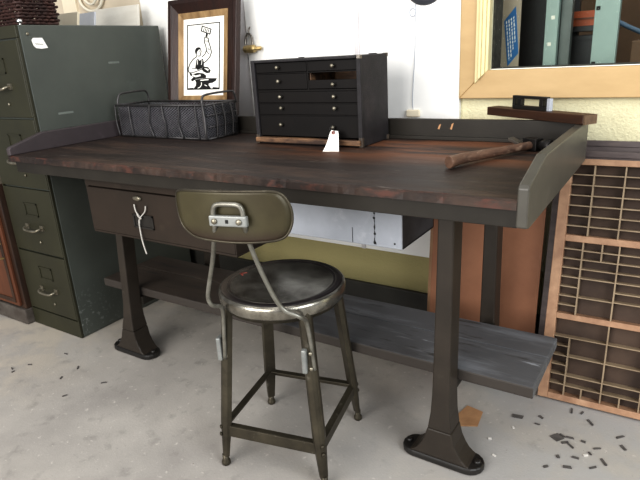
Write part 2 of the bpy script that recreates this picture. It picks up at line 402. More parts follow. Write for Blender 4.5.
for y0, y1, za in ((.217, .384, .273), (.390, .516, .271)):
    bm = BM(); add_box(bm, .106, 1.824, y0, y1, .239, za)
    obj('shelf_board', bm, M['shelf'], bench, world=True, bevel=.004)
# drawer housing hung under the top, left half
dx0, dx1 = .362, 1.02
bm = BM()
add_box(bm, dx0, dx0 + .012, .05, .56, .568, .756); add_box(bm, dx1 - .012, dx1, .05, .56, .568, .756)
add_box(bm, dx0, dx1, .55, .56, .568, .756); add_box(bm, dx0, dx1, .048, .07, .726, .757); add_box(bm, dx0, dx1, .05, .56, .56, .568)
obj('drawer_case', bm, M['drawer'], bench, world=True, bevel=.002)
dr = wbox('drawer', (dx0 + .003, dx1 - .003, .047, .066, .569, .722), M['drawer'], bench, bevel=.003)
bm = BM(); add_lathe(bm, [(.012, 0), (.012, -.006), (.007, -.009), (0, -.009)], (.627, .047, .704), axis='y', seg=16, mx=Matrix.Translation((.627, .047, .704)) @ Matrix.Diagonal((1.6, 1, .7, 1)) @ Matrix.Translation((-.627, -.047, -.704)))
obj('lock', bm, M['nickel'], dr, world=True)
bm = BM()
for b in ((.592, .686, .644, .650), (.592, .686, .604, .610), (.592, .598, .604, .650), (.680, .686, .604, .650)): add_box(bm, b[0], b[1], .0425, .047, b[2], b[3])
obj('label_holder', bm, M['bench_dark'], dr, world=True, bevel=.001)
wbox('label_card', (.598, .680, .0455, .047, .610, .644), M['bench_dark'], dr)
# fork of white twine hanging on the label holder
bm = BM()
add_tube(bm, smooth_path([(.612, .0405, .684), (.617, .039, .662), (.632, .038, .643), (.626, .038, .628), (.624, .0385, .6), (.628, .0375, .56), (.636, .039, .518)]), .0024, 8)
add_tube(bm, smooth_path([(.666, .0405, .683), (.66, .039, .664), (.632, .0385, .640), (.627, .038, .622)]), .0021, 8)
add_tube(bm, smooth_path([(.622, .038, .652), (.632, .0345, .646), (.638, .038, .64), (.628, .040, .636)]), .0022, 8)
tag(obj('white_twine', bm, M['tie'], recenter=True), 'white forked twine hanging down the front of the bench drawer', 'twine')

# pale steel box hung under the top
wb = thing('hanging_steel_box', 'pale grey steel box fixed beneath the bench top right of the drawer', 'box', (1.25, .3, .6))
bx0, bx1, by0, by1, bz0, bz1 = 1.04, 1.472, .2, .42, .6, .796
wbox('box_front', (bx0, bx1, by0, by0 + .006, bz0, bz1), M['galv'], wb, bevel=.002)
bm = BM(); add_box(bm, bx0, bx1 - .0, by0 + .006, by1, bz0, bz0 + .004); add_box(bm, bx0, bx0 + .005, by0 + .006, by1, bz0, bz1)
add_box(bm, bx1 - .005, bx1, by0 + .006, by1, bz0, bz1); add_box(bm, bx0, bx1, by1 - .005, by1, bz0, bz1)
obj('box_body', bm, M['galvdark'], wb, world=True)
bm = BM()
rnd = random.Random(11)
z = .606
P_ = []
while z < .70:                             # one ragged black streak running up the front
    wdt = rnd.choice((.0005, .0012, .0025, .004)); cx_ = 1.391 + rnd.uniform(-.0012, .0012)
    P_.append((cx_ - wdt, cx_ + wdt, z)); z += rnd.uniform(.003, .006)
add_prism(bm, [(a, by0 - .0006, zz) for a, b, zz in P_] + [(b, by0 - .0006, zz) for a, b, zz in P_[::-1]], (0, .0006, 0))
obj('black_mark', bm, M['ink'], wb, world=True, label='ragged black streak on the box front')
wbox('black_mark', (1.3207, 1.3223, by0 - .0006, by0, .602, .646), M['ink'], wb, label='thin black line on the box front')
for x, zz in ((1.448, .612), (1.095, .66)): wbox('black_mark', (x, x + .005, by0 - .0006, by0, zz, zz + .005), M['ink'], wb, label='black dot on the box front')

# ------------------------------------------------------------------ filing cabinet
kx, ky, kw, kd, kh = -.006, .135, .35, .675, 1.265
fc = thing('filing_cabinet', 'tall olive green steel filing cabinet with four drawers at left end of bench', 'cabinet', (kx - kw / 2, ky + kd / 2, 0))
bm = BM(); add_box(bm, kx - kw, kx, ky + .012, ky + kd, 0.001, kh)
obj('body', bm, M['cab'], fc, world=True, bevel=.004)
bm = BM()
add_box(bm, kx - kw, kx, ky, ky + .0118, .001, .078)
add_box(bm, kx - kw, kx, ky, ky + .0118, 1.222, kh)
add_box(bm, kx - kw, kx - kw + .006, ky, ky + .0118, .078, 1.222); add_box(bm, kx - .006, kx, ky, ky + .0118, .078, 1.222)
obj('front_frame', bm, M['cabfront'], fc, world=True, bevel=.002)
zs = [.081, .366, .652, .932, 1.219]
for a, b in zip(zs, zs[1:]):
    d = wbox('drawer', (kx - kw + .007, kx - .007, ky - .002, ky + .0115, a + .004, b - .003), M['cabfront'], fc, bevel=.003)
    zc = a + (b - a) * .41
    bm = BM(); hx = -.168
    add_tube(bm, smooth_path([(hx - .05, ky - .002, zc + .004), (hx - .05, ky - .022, zc), (hx - .03, ky - .03, zc - .006), (hx + .03, ky - .03, zc - .006), (hx + .05, ky - .022, zc), (hx + .05, ky - .002, zc + .004)]), .0055, 8)
    for s in (-1, 1): add_box(bm, hx + s * .052 - .011, hx + s * .052 + .011, ky - .008, ky - .002, zc - .008, zc + .014)
    obj('handle', bm, M['nickel'], d, world=True)
    bm = BM(); lz = a + (b - a) * .68
    for q in ((hx - .045, hx + .045, lz + .024, lz + .029), (hx - .045, hx + .045, lz - .027, lz - .022), (hx - .045, hx - .04, lz - .027, lz + .029), (hx + .04, hx + .045, lz - .027, lz + .029)):
        add_box(bm, q[0], q[1], ky - .005, ky - .002, q[2], q[3])
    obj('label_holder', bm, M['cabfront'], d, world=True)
    bm = BM(); add_lathe(bm, [(.006, 0), (.006, -.004), (.003, -.006), (0, -.006)], (-.150, ky - .002, a + .055), axis='y', seg=14)
    obj('latch_button', bm, M['nickel'], d, world=True)
bm = BM()                                   # torn paper sticker on the side
poly = [(.188, 1.213), (.196, 1.220), (.232, 1.220), (.238, 1.207), (.248, 1.184), (.222, 1.181), (.200, 1.184), (.192, 1.192)]
add_prism(bm, [(kx + .0004, y, z) for y, z in poly], (.0009, 0, 0))
st = obj('paper_sticker', bm, M['paper'], fc, world=True, label='torn white paper sticker')
bm = BM()
pts = [(.200 + .0022 * i, 1.199 + .004 * math.sin(i * 1.9) * (1 - i / 18) - .0002 * i) for i in range(15)]
add_tube(bm, [(kx + .0014, y, z) for y, z in pts], .0007, 4)
obj('handwriting', bm, M['galvdark'], st, world=True)
for y0, y1, z0, z1 in ((.236, .302, .936, .944), (.507, .562, 1.114, 1.122)):
    wbox('tape_residue', (kx, kx + .0006, y0, y1, z0, z1), M['tape'], fc)
bm = BM(); add_lathe(bm, [(.006, 0), (.006, .002), (.003, .004), (0, .004)], (kx, .178, 1.234), axis='x', seg=10)
obj('screw', bm, M['nickel'], fc, world=True)
bm = BM(); add_lathe(bm, [(.006, 0), (.004, .003), (.004, .005), (.009, .009), (.0105, .014), (.008, .020), (0, .0225)], (-.018, .165, kh), seg=20)
tag(obj('knob', bm, M['chrome'], recenter=True), 'small shiny chrome knob on top front corner of filing cabinet', 'knob')

# wooden cabinet at the far left
wc = thing('wooden_cabinet', 'low reddish brown wooden cabinet with grey plinth left of the filing cabinet', 'cabinet', (-.62, .33, 0))
wbox('carcass', (-.9, -.3615, .112, .56, .075, .655), M['darkwood'], wc, bevel=.004)
wbox('plinth', (-.9, -.360, .100, .56, .001, .075), M['plinth'], wc, bevel=.006)
d = wbox('door', (-.88, -.385, .098, .112, .09, .64), M['redwood'], wc, bevel=.003)
bm = BM()
for q in ((-.86, -.405, .605, .625), (-.86, -.405, .105, .125)): add_box(bm, q[0], q[1], .094, .098, q[2], q[3])
for q in ((-.86, -.84), (-.425, -.405)): add_box(bm, q[0], q[1], .094, .098, .125, .605)
obj('door_moulding', bm, M['darkwood'], d, world=True, bevel=.002)
bm = BM(); add_tube(bm, smooth_path([(-.415, .097, .39), (-.415, .072, .38), (-.415, .066, .36), (-.415, .072, .33), (-.415, .097, .32)]), .005, 8)
obj('handle', bm, M['brass'], d, world=True)

# wicker basket on the filing cabinet
wk = thing('wicker_basket', 'dark brown woven wicker basket on top of the filing cabinet', 'basket', (-.19, .255, kh))
def wrect(x0, x1, y0, y1, ins): return [(x0 + ins, y0 + ins), (x1 - ins, y0 + ins), (x1 - ins, y1 - ins), (x0 + ins, y1 - ins)]
bm = BM()
bxs = (-.335, -.045, .185, .338)
per = []
cs = wrect(*bxs, 0)
for k in range(4):
    a = Vector((*cs[k], 0)); b = Vector((*cs[(k + 1) % 4], 0)); n = int((b - a).length / .0125)
    nrm = Vector(((b - a).y, -(b - a).x, 0)).normalized()
    for i in range(n): per.append((a.lerp(b, i / n), nrm))
rnd = random.Random(2)
for row in range(17):
    zz = kh + .008 + row * .0118
    add_tube(bm, [p + nr * (.0045 * math.sin(PI * i / 1.0 + PI * row + PI / 2) + rnd.uniform(-.0016, .0016)) + Vector((0, 0, zz + rnd.uniform(-.0018, .0018))) for i, (p, nr) in enumerate(per)], .0056, 6, closed=True)
obj('weave', bm, M['wicker'], wk, world=True)
bm = BM()
for i, (p, nr) in enumerate(per):
    if i % 2 == 0: add_tube(bm, [p + Vector((0, 0, kh + .001)), p + Vector((0, 0, kh + .205))], .003, 6)
obj('stakes', bm, M['wicker'], wk, world=True)
wbox('bottom', (bxs[0] + .004, bxs[1] - .004, bxs[2] + .004, bxs[3] - .004, kh + .001, kh + .006), M['wicker'], wk)

# cards standing on the filing cabinet, leaning back to the wall
def lean_sheet(name, x0, x1, yb, yt, zb, zt, th, m, label, cat, group=None, skew=0., bevel=.001):
    bm = BM()
    a = [(x0, yb, zb), (x1, yb, zb), (x1, yt, zt - skew), (x0, yt, zt)]
    add_prism(bm, a, (0, th, .0))
    return tag(obj(name, bm, m, recenter=True, bevel=bevel), label, cat, group)
zt = kh + .0005
lean_sheet('card_sheet', -.383, -.083, .757, .772, zt, 1.362, .012, M['cardw'], 'wide white card sheet standing at the back of the filing cabinet top', 'card', 'card sheets on the filing cabinet', skew=.002)
lean_sheet('card_sheet', -.275, -.165, .585, .600, zt, 1.332, .010, M['cardb'], 'small bluish grey card standing between the white card sheet and the cream one', 'card', 'card sheets on the filing cabinet')
lean_sheet('card_sheet', -.278, -.128, .475, .490, zt, 1.328, .012, M['cardc'], 'cream card sheet nearest the wicker basket on the filing cabinet', 'card', 'card sheets on the filing cabinet', skew=.002)
bm = BM()
add_tube(bm, smooth_path([(-.60, .845, 1.62), (-.592, .845, 1.45), (-.575, .845, 1.40), (-.52, .845, 1.370), (-.455, .845, 1.375), (-.41, .845, 1.42), (-.395, .845, 1.5), (-.40, .845, 1.62)], 8), .0075, 10)
add_tube(bm, smooth_path([(-.56, .832, 1.62), (-.55, .832, 1.46), (-.50, .832, 1.40), (-.44, .832, 1.43), (-.425, .832, 1.62)], 8), .006, 10)
tag(obj('hanging_cable', bm, M['hose'], recenter=True), 'pale looped cable hanging on the wall above the filing cabinet', 'cable')
tag(obj('wall_batten', boxes((-.74, -.63, W - .025, W - .001, 1.0, 2.2)), M['cardc'], recenter=True, bevel=.003), 'upright cream wooden batten on wall behind the wicker basket', 'batten')

# ------------------------------------------------------------------ picture
fx, fy, le, fw, fh = .133, .671, .179, .389, .473
U = Vector((0, math.sin(le), math.cos(le))); Bk = Vector((0, math.cos(le), -math.sin(le)))
mxp = Matrix(((1, 0, 0, fx), (0, Bk.y, U.y, fy), (0, Bk.z, U.z, .888), (0, 0, 0, 1)))
pic = thing('framed_picture', 'framed black and white print of a blacksmith leaning behind the wire basket', 'picture', mx=mxp)
def ring(x0, x1, z0, z1, w, y0, y1, y1i=None):
    bm = BM(); y1i = y0 if y1i is None else y1i
    o = [(x0, z0), (x1, z0), (x1, z1), (x0, z1)]; i = [(x0 + w, z0 + w), (x1 - w, z0 + w), (x1 - w, z1 - w), (x0 + w, z1 - w)]
    for k in range(4):
        k2 = (k + 1) % 4
        f = [bm.verts.new((o[k][0], y0, o[k][1])), bm.verts.new((o[k2][0], y0, o[k2][1])), bm.verts.new((i[k2][0], y1i, i[k2][1])), bm.verts.new((i[k][0], y1i, i[k][1]))]
        g = [bm.verts.new((v.co.x, y1, v.co.z)) for v in f]
        bm.faces.new(f); bm.faces.new(g[::-1])
        for a in range(4): bm.faces.new((f[a], g[a], g[(a + 1) % 4], f[(a + 1) % 4]))
    return bm
fr = obj('frame', ring(0, fw, 0, fh, .022, -.004, .024), M['framewood'], pic, bevel=.004)
obj('frame_slope', ring(.020, fw - .020, .020, fh - .020, .040, -.004, .022, .010), M['framewood'], fr)
obj('liner', ring(.056, fw - .054, .056, fh - .056, .024, .004, .02, .010), M['gilt'], pic, bevel=.001)
pr = obj('print', boxes((.074, fw - .072, .013, .02, .074, fh - .074)), M['paper'], pic)
def ap(u, v): return (.103 + (u - 112) / 141 * .183, .106 + (391 - v) / 282 * .262)
def poly(bm, pts, d=0.):
    vs = [bm.verts.new((ap(*p)[0], .0122 - d, ap(*p)[1])) for p in pts]
    bm.faces.new(vs)
def stroke(bm, pts, w=2., d=0.):
    P = [Vector(p) for p in pts]
    for a, b in zip(P, P[1:]):
        t = (b - a).normalized(); n = Vector((-t.y, t.x)) * w * .66; e = t * w * .3
        poly(bm, [a - e + n, b + e + n, b + e - n, a - e - n], d)
bm = BM()
for a, b in (((112, 109), (253, 109)), ((253, 109), (253, 391)), ((253, 391), (112, 391)), ((112, 391), (112, 109))): stroke(bm, [a, b], 3)
poly(bm, [(177, 115), (219, 133), (213, 158), (171, 139)])                 # hammer head
poly(bm, [(195, 150), (203, 154), (200, 168), (192, 165)])                 # its handle
stroke(bm, [(188, 167), (187, 186), (193, 200), (198, 222), (190, 240), (178, 250)], 2.6)   # raised arm
stroke(bm, [(204, 170), (207, 188), (214, 210), (219, 232), (212, 252), (198, 268), (186, 276)], 2.8)
stroke(bm, [(188, 168), (204, 171)], 2.4); stroke(bm, [(190, 182), (205, 184)], 2)
stroke(bm, [(203, 215), (211, 222)], 2); stroke(bm, [(198, 226), (208, 240)], 2)
poly(bm, [(146, 222), (150, 211), (160, 207), (170, 209), (172, 216), (162, 218), (156, 226), (154, 236), (148, 234)])  # hair
stroke(bm, [(171, 215), (174, 226), (172, 232), (173, 240), (166, 246), (158, 244)], 2.2)   # face
stroke(bm, [(163, 224), (169, 224)], 2); stroke(bm, [(166, 237), (171, 237)], 1.6); stroke(bm, [(154, 236), (153, 248)], 2)
stroke(bm, [(153, 248), (138, 258), (124, 276), (115, 300), (117, 312)], 3)  # shoulder and near arm
stroke(bm, [(117, 312), (128, 318), (150, 313), (172, 305), (196, 298)], 2.6)
stroke(bm, [(132, 300), (152, 298), (170, 292)], 2.2)
poly(bm, [(153, 262), (160, 256), (166, 266), (182, 258), (186, 276), (186, 292), (176, 300), (158, 306), (148, 296), (150, 278)])  # bib
poly(bm, [(186, 292), (205, 296), (216, 310), (212, 320), (200, 322), (184, 314), (176, 302)])   # glove
poly(bm, [(120, 316), (136, 324), (160, 318), (184, 322), (196, 332), (196, 342), (150, 346), (134, 356), (128, 348), (140, 336), (126, 330)])
poly(bm, [(146, 348), (196, 343), (243, 345), (238, 356), (224, 364), (208, 366), (207, 374), (220, 391), (138, 391), (150, 376), (152, 362)])  # anvil
poly(bm, [(226, 383), (253, 386), (253, 391), (224, 391)]); poly(bm, [(113, 386), (140, 384), (138, 391), (113, 391)])
art = obj('illustration', bm, M['ink'], pr)
def white(fn, *a):
    bm = BM(); fn(bm, *a); obj('illustration_white', bm, M['paper'], pr)
white(poly, [(181, 121), (214, 135), (210, 152), (177, 137)], .0004)
for q, w_ in (([(158, 262), (158, 282)], 2.2), ([(178, 264), (176, 284)], 2.2), ([(190, 300), (206, 312)], 2), ([(136, 328), (150, 334), (170, 330)], 6), ([(196, 302), (208, 306)], 2.4),
              ([(172, 352), (206, 350)], 4), ([(176, 362), (176, 372), (170, 382), (160, 386)], 3), ([(200, 378), (190, 372)], 2.6)): white(stroke, q, w_, .0004)
bm = BM()
for s in (.2, .4, .6, .8): stroke(bm, [(181 + 33 * s, 124 + 14 * s), (178 + 33 * s, 136 + 14 * s)], 2.4, .0007)
obj('illustration_detail', bm, M['ink'], pr)

# ------------------------------------------------------------------ wire basket
bw, bd, bh = .508, .176, .13
bk = thing('wire_basket', 'dark wire mesh basket with two wire handles standing on the bench', 'basket', (.052, .462, H))
bm = BM()
rr = .0042
top = [(0, 0, bh), (bw, 0, bh), (bw, bd, bh), (0, bd, bh)]
rr2 = rr + .0008
bot = [(.012, .006, rr2), (bw - .004, .006, rr2), (bw - .004, bd - .006, rr2), (.012, bd - .006, rr2)]
for q in (top, bot):
    for k in range(4): add_tube(bm, [q[k], q[(k + 1) % 4]], rr, 8)
for z in (.045, .09):
    f = z / bh
    q = [Vector(b).lerp(Vector(t), f) for b, t in zip(bot, top)]
    for k in (1, 3): add_tube(bm, [q[k] + Vector((.002 if k == 1 else -.002, 0, 0)), q[(k + 1) % 4] + Vector((.002 if k == 1 else -.002, 0, 0))], .003, 6)
obj('wire_frame', bm, M['wire'], bk)
for x, bend in ((.0, 0), (.085, .004), (.21, -.012), (.28, .012), (.375, -.01), (.46, .004), (.5, 0)):
    bm = BM(); add_tube(bm, smooth_path([(x, -.003, bh), (x + bend * .4, -.006, .09), (x + bend, -.007, .06), (x + .006, -.004, .004)], 4), .003, 6); obj('upright_wire', bm, M['wire'], bk)
    bm = BM(); add_tube(bm, [(x, bd + .002, bh), (x + .004, bd, .004)], .003, 6); obj('upright_wire', bm, M['wire'], bk)
for y in (.045, .09, .135):
    for x in (-.003, bw + .003):
        bm = BM(); add_tube(bm, smooth_path([(x, y, bh), (x + (.004 if x > .1 else -.004), y + .006, .07), (x, y + .002, .004)], 4), .0032, 6); obj('upright_wire', bm, M['wire'], bk)
bm = BM()                                   # expanded metal: crossing diagonal strips on each wall
def lattice(o, ux, w, h, step=.0165, r=.0019):
    o = Vector(o); ux = Vector(ux); uz = Vector((0, 0, 1)); sl = 1.7
    k = -int(h / step * sl) - 1
    while k * step < w:
        for s in (1, -1):
            xa = k * step; xb = xa + h * sl if s == 1 else xa + h * sl
            pts = []
            for t0 in (0., 1.):
                x = xa + (xb - xa) * t0; z = h * t0 if s == 1 else h * (1 - t0); pts.append([x, z])
            (xa_, za_), (xb_, zb_) = pts
            t0 = max(0, (0 - xa_) / (xb_ - xa_)); t1 = min(1, (w - xa_) / (xb_ - xa_))
            if t1 - t0 > .03:
                a = o + ux * (xa_ + (xb_ - xa_) * t0) + uz * (za_ + (zb_ - za_) * t0); b = o + ux * (xa_ + (xb_ - xa_) * t1) + uz * (za_ + (zb_ - za_) * t1)
                add_tube(bm, [a, b], r, 4)
        k += 1
hh = bh - .014
lattice((.010, .004, .008), (1, 0, 0), bw - .018, hh); lattice((.010, bd - .004, .008), (1, 0, 0), bw - .018, hh)
lattice((.008, .004, .008), (0, 1, 0), bd - .008, hh); lattice((bw - .008, .004, .008), (0, 1, 0), bd - .008, hh)
obj('mesh_wall', bm, M['mesh'], bk)
bm = BM()
add_box(bm, .012, bw - .012, .008, bd - .008, .004, .007)
add_box(bm, .012, bw - .012, .0075, .009, .007, bh - .012); add_box(bm, .012, bw - .012, bd - .009, bd - .0075, .007, bh - .012)
add_box(bm, .0115, .013, .008, bd - .008, .007, bh - .012); add_box(bm, bw - .013, bw - .0115, .008, bd - .008, .007, bh - .012)
obj('liner', bm, M['meshdark'], bk)
for x, drop in ((.012, 0), (bw - .002, 1)):
    bm = BM(); s = 1 if drop else -1
    if drop: pts = [(x, -.006, .005), (x + .004, -.012, .03), (x, -.006, .08), (x - .006, -.004, bh), (x - .008, .0, bh + .022), (x - .004, .02, bh + .037), (x + .004, bd - .03, bh + .040), (x + .006, bd - .012, bh + .03), (x + .004, bd, bh - .005)]
    else: pts = [(x, .004, bh - .004), (x, .006, bh + .02), (x, .02, bh + .042), (x, .05, bh + .047), (x, bd - .05, bh + .049), (x, bd - .02, bh + .046), (x, bd - .008, bh + .028), (x, bd - .006, bh - .002)]
    add_tube(bm, smooth_path(pts, 5), .0042, 8)
    obj('handle', bm, M['wire'], bk)

# ------------------------------------------------------------------ tool chest
cw, cd, ch = .424, .189, .277
tc = thing('tool_chest', 'black machinist tool chest with small round knobs on many drawers, on the bench', 'tool chest', (.794, .459, H + .0004), rotz=-.002)
bm = BM()
add_box(bm, 0, .015, .004, cd, 0.001, ch); add_box(bm, cw - .015, cw, .004, cd, 0.001, ch)
add_box(bm, .015, cw - .015, .004, cd, ch - .009, ch); add_box(bm, .015, cw - .015, .004, cd, .001, .012); add_box(bm, .015, cw - .015, cd - .01, cd, .012, ch - .009)
obj('body', bm, M['chest'], tc, bevel=.0025)
bm = BM()                                   # rails between the drawers
for z0, z1 in ((.2315, .2345), (.174, .1795), (.134, .1365), (.0945, .098)): add_box(bm, .015, cw - .015, .013, cd - .012, z0, z1)
add_box(bm, .2235, .2285, .013, cd - .012, .1795, .2315); add_box(bm, .2235, .2285, .013, cd - .012, .2345, ch - .009)
obj('divider', bm, M['chestfront'], tc)
def cdrawer(x0, x1, z0, z1, knobs, yf=.011):
    d = obj('drawer', boxes((x0, x1, yf, cd - .014, z0, z1)), M['chestfront'], tc, bevel=.0015)
    for kx_, kz in knobs:
        bm = BM(); add_lathe(bm, [(.0035, 0), (.0035, -.006), (.006, -.009), (.0066, -.013), (.0045, -.016), (0, -.017)], (kx_, yf, kz), axis='y', seg=16)
        obj('knob', bm, M['nickel'], d)
    return d
cdrawer(.017, .2225, .2355, .2665, [(.113, .251)]); cdrawer(.2295, cw - .017, .2355, .2665, [(.327, .25)])
cdrawer(.017, .2225, .181, .2305, [(.114, .2075)])
# the right drawer of the second row has a low front and shows its wooden inside
bm = BM(); add_box(bm, .2295, cw - .017, .011, .02, .181, .2085)
dd = obj('drawer', bm, M['chestfront'], tc, bevel=.0015, label='drawer with low front showing a wooden inside')
bm = BM(); add_box(bm, .2295, cw - .017, .02, cd - .014, .181, .186); add_box(bm, .2295, .234, .02, cd - .014, .186, .229); add_box(bm, cw - .0215, cw - .017, .02, cd - .014, .186, .229); add_box(bm, .234, cw - .0215, cd - .018, cd - .014, .186, .229)
obj('drawer_box', bm, M['tanwood'], dd)
bm = BM(); add_lathe(bm, [(.0035, 0), (.0035, -.006), (.006, -.009), (.0066, -.013), (.0045, -.016), (0, -.017)], (.326, .011, .194), axis='y', seg=16)
obj('knob', bm, M['nickel'], dd)
cdrawer(.017, cw - .017, .1375, .173, [(.117, .1575), (.327, .157)]); cdrawer(.017, cw - .017, .0985, .1335, [(.118, .121), (.328, .121)])
cdrawer(.017, cw - .017, .027, .094, [(.112, .066), (.319, .061)])
obj('front_lip', boxes((.004, cw - .004, -.008, .018, .006, .0225)), M['tanwood'], tc, bevel=.002, label='worn front lip with bare tan edge')
for b, k in (((-.001, .013, .0025, .0145, .0, .03), 'chestedge'), ((cw - .013, cw + .001, .0025, .0145, .0, .03), 'chestedge'), ((cw - .012, cw + .0015, .002, .016, ch - .010, ch + .0015), 'brightsteel'),
             ((cw - .012, cw + .0015, cd - .014, cd + .0015, ch - .01, ch + .0015), 'chestedge'), ((cw - .012, cw + .0015, cd - .016, cd + .0015, 0, .016), 'chestedge')):
    obj('corner_guard', boxes(b), M[k], tc, bevel=.0015)
for b in ((.15, .165, cd * .4, cd * .4 + .015, ch, ch + .003), (.395, .415, cd * .6, cd * .6 + .02, ch, ch + .003)): obj('lid_catch', boxes(b), M['steel'], tc, bevel=.001)

# paper tag tied to the lowest right knob
pt = thing('paper_tag', 'white paper tag tied to the lowest right drawer knob of the tool chest', 'tag', (1.13, .43, H))
kw_ = Vector((.794 + .319, .459 - .005, H + .061))
a, b = Vector((1.117, .444, .8735)), Vector((1.143, .441, .8715)); d_, c_ = Vector((1.128, .369, .8192)), Vector((1.179, .382, .8192))
a2 = Vector((1.113, .441, .867)); b2 = Vector((1.146, .438, .865))
mid = Vector((1.122, .4605, .872))
bm = BM()
top_ = [a2, a.lerp(b, .22) + Vector((0, .002, .002)), b, b2]
rows_ = 8
prev = None
fullL = [a2.lerp(d_, t / rows_) + Vector((0, .0, -.006 * math.sin(PI * t / rows_))) for t in range(rows_ + 1)]
fullR = [b2.lerp(c_, t / rows_) + Vector((0, .0, -.006 * math.sin(PI * t / rows_))) for t in range(rows_ + 1)]
for i in (rows_, rows_ - 1): pass
vl = [bm.verts.new(p) for p in fullL]; vr = [bm.verts.new(p) for p in fullR]
t1 = bm.verts.new(a); t2 = bm.verts.new(b)
bm.faces.new((t1, t2, vr[0], vl[0]))
for i in range(rows_): bm.faces.new((vl[i], vr[i], vr[i + 1], vl[i + 1]))
o = obj('tag_card', bm, M['paper'], pt, world=True)
sd = o.modifiers.new('thick', 'SOLIDIFY'); sd.thickness = .0008; sd.offset = 1
bm = BM()
ctr = a.lerp(b, .42) + Vector((.0, -.006, -.006))
add_tube(bm, [ctr + Vector((math.cos(k * PI / 6) * .0042, -.001, math.sin(k * PI / 6) * .0042)) for k in range(12)], .0016, 6, closed=True)
obj('eyelet', bm, M['redpaint'], pt, world=True)
bm = BM()
add_tube(bm, smooth_path([ctr, kw_ + Vector((-.004, -.004, -.007)), kw_ + Vector((-.0055, -.003, 0)), kw_ + Vector((0, -.003, .0055)), kw_ + Vector((.0055, -.003, 0)), kw_ + Vector((.008, -.006, -.004)), ctr + Vector((.006, -.002, .004))]), .0011, 6)
obj('string', bm, M['wire'], pt, world=True)

# ------------------------------------------------------------------ hammer
hm = thing('hammer', 'hammer with worn brown wooden handle lying at the right end of the bench top', 'hammer', (1.64, .41, H))
bm = BM()
hp = [(1.582, .238, .8345), (1.586, .247, .8345), (1.60, .29, .836), (1.635, .367, .835), (1.675, .455, .834), (1.705, .522, .834), (1.72, .553, .834)]
sm = smooth_path(hp, 5); n = len(sm)
add_tube(bm, sm, .014, 14, rad=[.0148 if i < 1 else .0158 - .0045 * min(1, max(0, (i - 3) / (n * .55))) for i in range(n)])
obj('handle', bm, M['hwood'], hm, world=True)
hd = Vector((.135, .30, 0)).normalized(); hx_ = Vector((hd.y, -hd.x, 0))
cen = Vector((1.712, .540, .836))
R3 = Matrix((( hx_.x, hd.x, 0, cen.x), (hx_.y, hd.y, 0, cen.y), (0, 0, 1, cen.z), (0, 0, 0, 1)))
bm = BM()
add_box(bm, -.022, .022, -.0155, .0155, -.0165, .0165, R3)
add_lathe(bm, [(.010, .022), (.0125, .03), (.0165, .036), (.0165, .058), (.014, .061), (0, .061)], (0, 0, 0), axis='x', seg=18, mx=R3)
obj('head', bm, M['steel'], hm, world=True, bevel=.002)
bm = BM()
add_prism(bm, [R3 @ Vector(p) for p in ((-.022, -.013, -.012), (-.022, .013, -.012), (-.075, .012, .004), (-.075, -.012, .004))], (0, 0, .008))
obj('pein', bm, M['brightsteel'], hm, world=True, bevel=.001)

# ------------------------------------------------------------------ plank and slotted block on the back board
ang = math.atan2(-.215, .339)
pmx = Matrix.Translation((1.509, .783, .8846)) @ Matrix.Rotation(ang, 4, 'Z')
pk = thing('wooden_plank', 'short brown plank laid across the back right corner of the bench boards', 'plank', mx=pmx)
obj('plank_body', boxes((0, .379, 0, .046, 0, .0255)), M['plank'], pk, bevel=.002)
obj('plank_end', boxes((.3792, .385, .0005, .0455, .0003, .0252)), M['plankend'], pk, label='pale bare end of the plank')
sb = thing('slotted_block', 'small black cast iron block with a long slot standing on the brown plank', 'tool', mx=pmx @ Matrix.Translation((.101, .011, .0257)))
bm = BM(); bl = .137; z0, z1, yq = 0.0002, .040, .014
for u0, u1 in ((0, .08), (.15, .27), (.79, .90), (.965, 1.)): add_box(bm, u0 * bl, u1 * bl, 0, yq, z0 + .011, z1 - .008)
add_box(bm, 0, bl, 0, yq, z0, z0 + .011); add_box(bm, 0, bl, 0, yq, z1 - .008, z1)
obj('block_body', bm, M['bench_dark'], sb, bevel=.001)
obj('end_plate', boxes((bl, bl + .012, .001, yq - .001, z0, z1 - .004)), M['galv'], sb, bevel=.001, label='grey metal end plate')

# ------------------------------------------------------------------ brass padlock on the white board
yb = W - .022
pl = thing('hanging_padlock', 'small brass padlock hanging on the white board left of the tool chest', 'padlock', (.5, yb - .01, 1.12))
bm = BM(); add_lathe(bm, [(0, 0), (.013, .001), (.0155, .004), (.0155, .052), (.013, .056), (.008, .057), (.008, .085), (.006, .088), (0, .088)], (.468, yb - .018, 1.139), axis='x', seg=20)
obj('barrel', bm, M['brass'], pl, world=True)
bm = BM(); add_tube(bm, smooth_path([(.476, yb - .018, 1.15), (.474, yb - .016, 1.175), (.482, yb - .012, 1.196), (.495, yb - .010, 1.198), (.507, yb - .012, 1.18), (.510, yb - .018, 1.15)]), .0042, 8)
obj('shackle', bm, M['brightsteel'], pl, world=True)
bm = BM(); add_tube(bm, smooth_path([(.492, yb + .001, 1.225), (.492, yb - .008, 1.215), (.490, yb - .012, 1.196), (.488, yb - .014, 1.19), (.486, yb - .018, 1.196)]), .0026, 8)
tag(obj('wall_hook', bm, M['brightsteel'], recenter=True), 'thin steel hook in white board holding the brass padlock', 'hook')

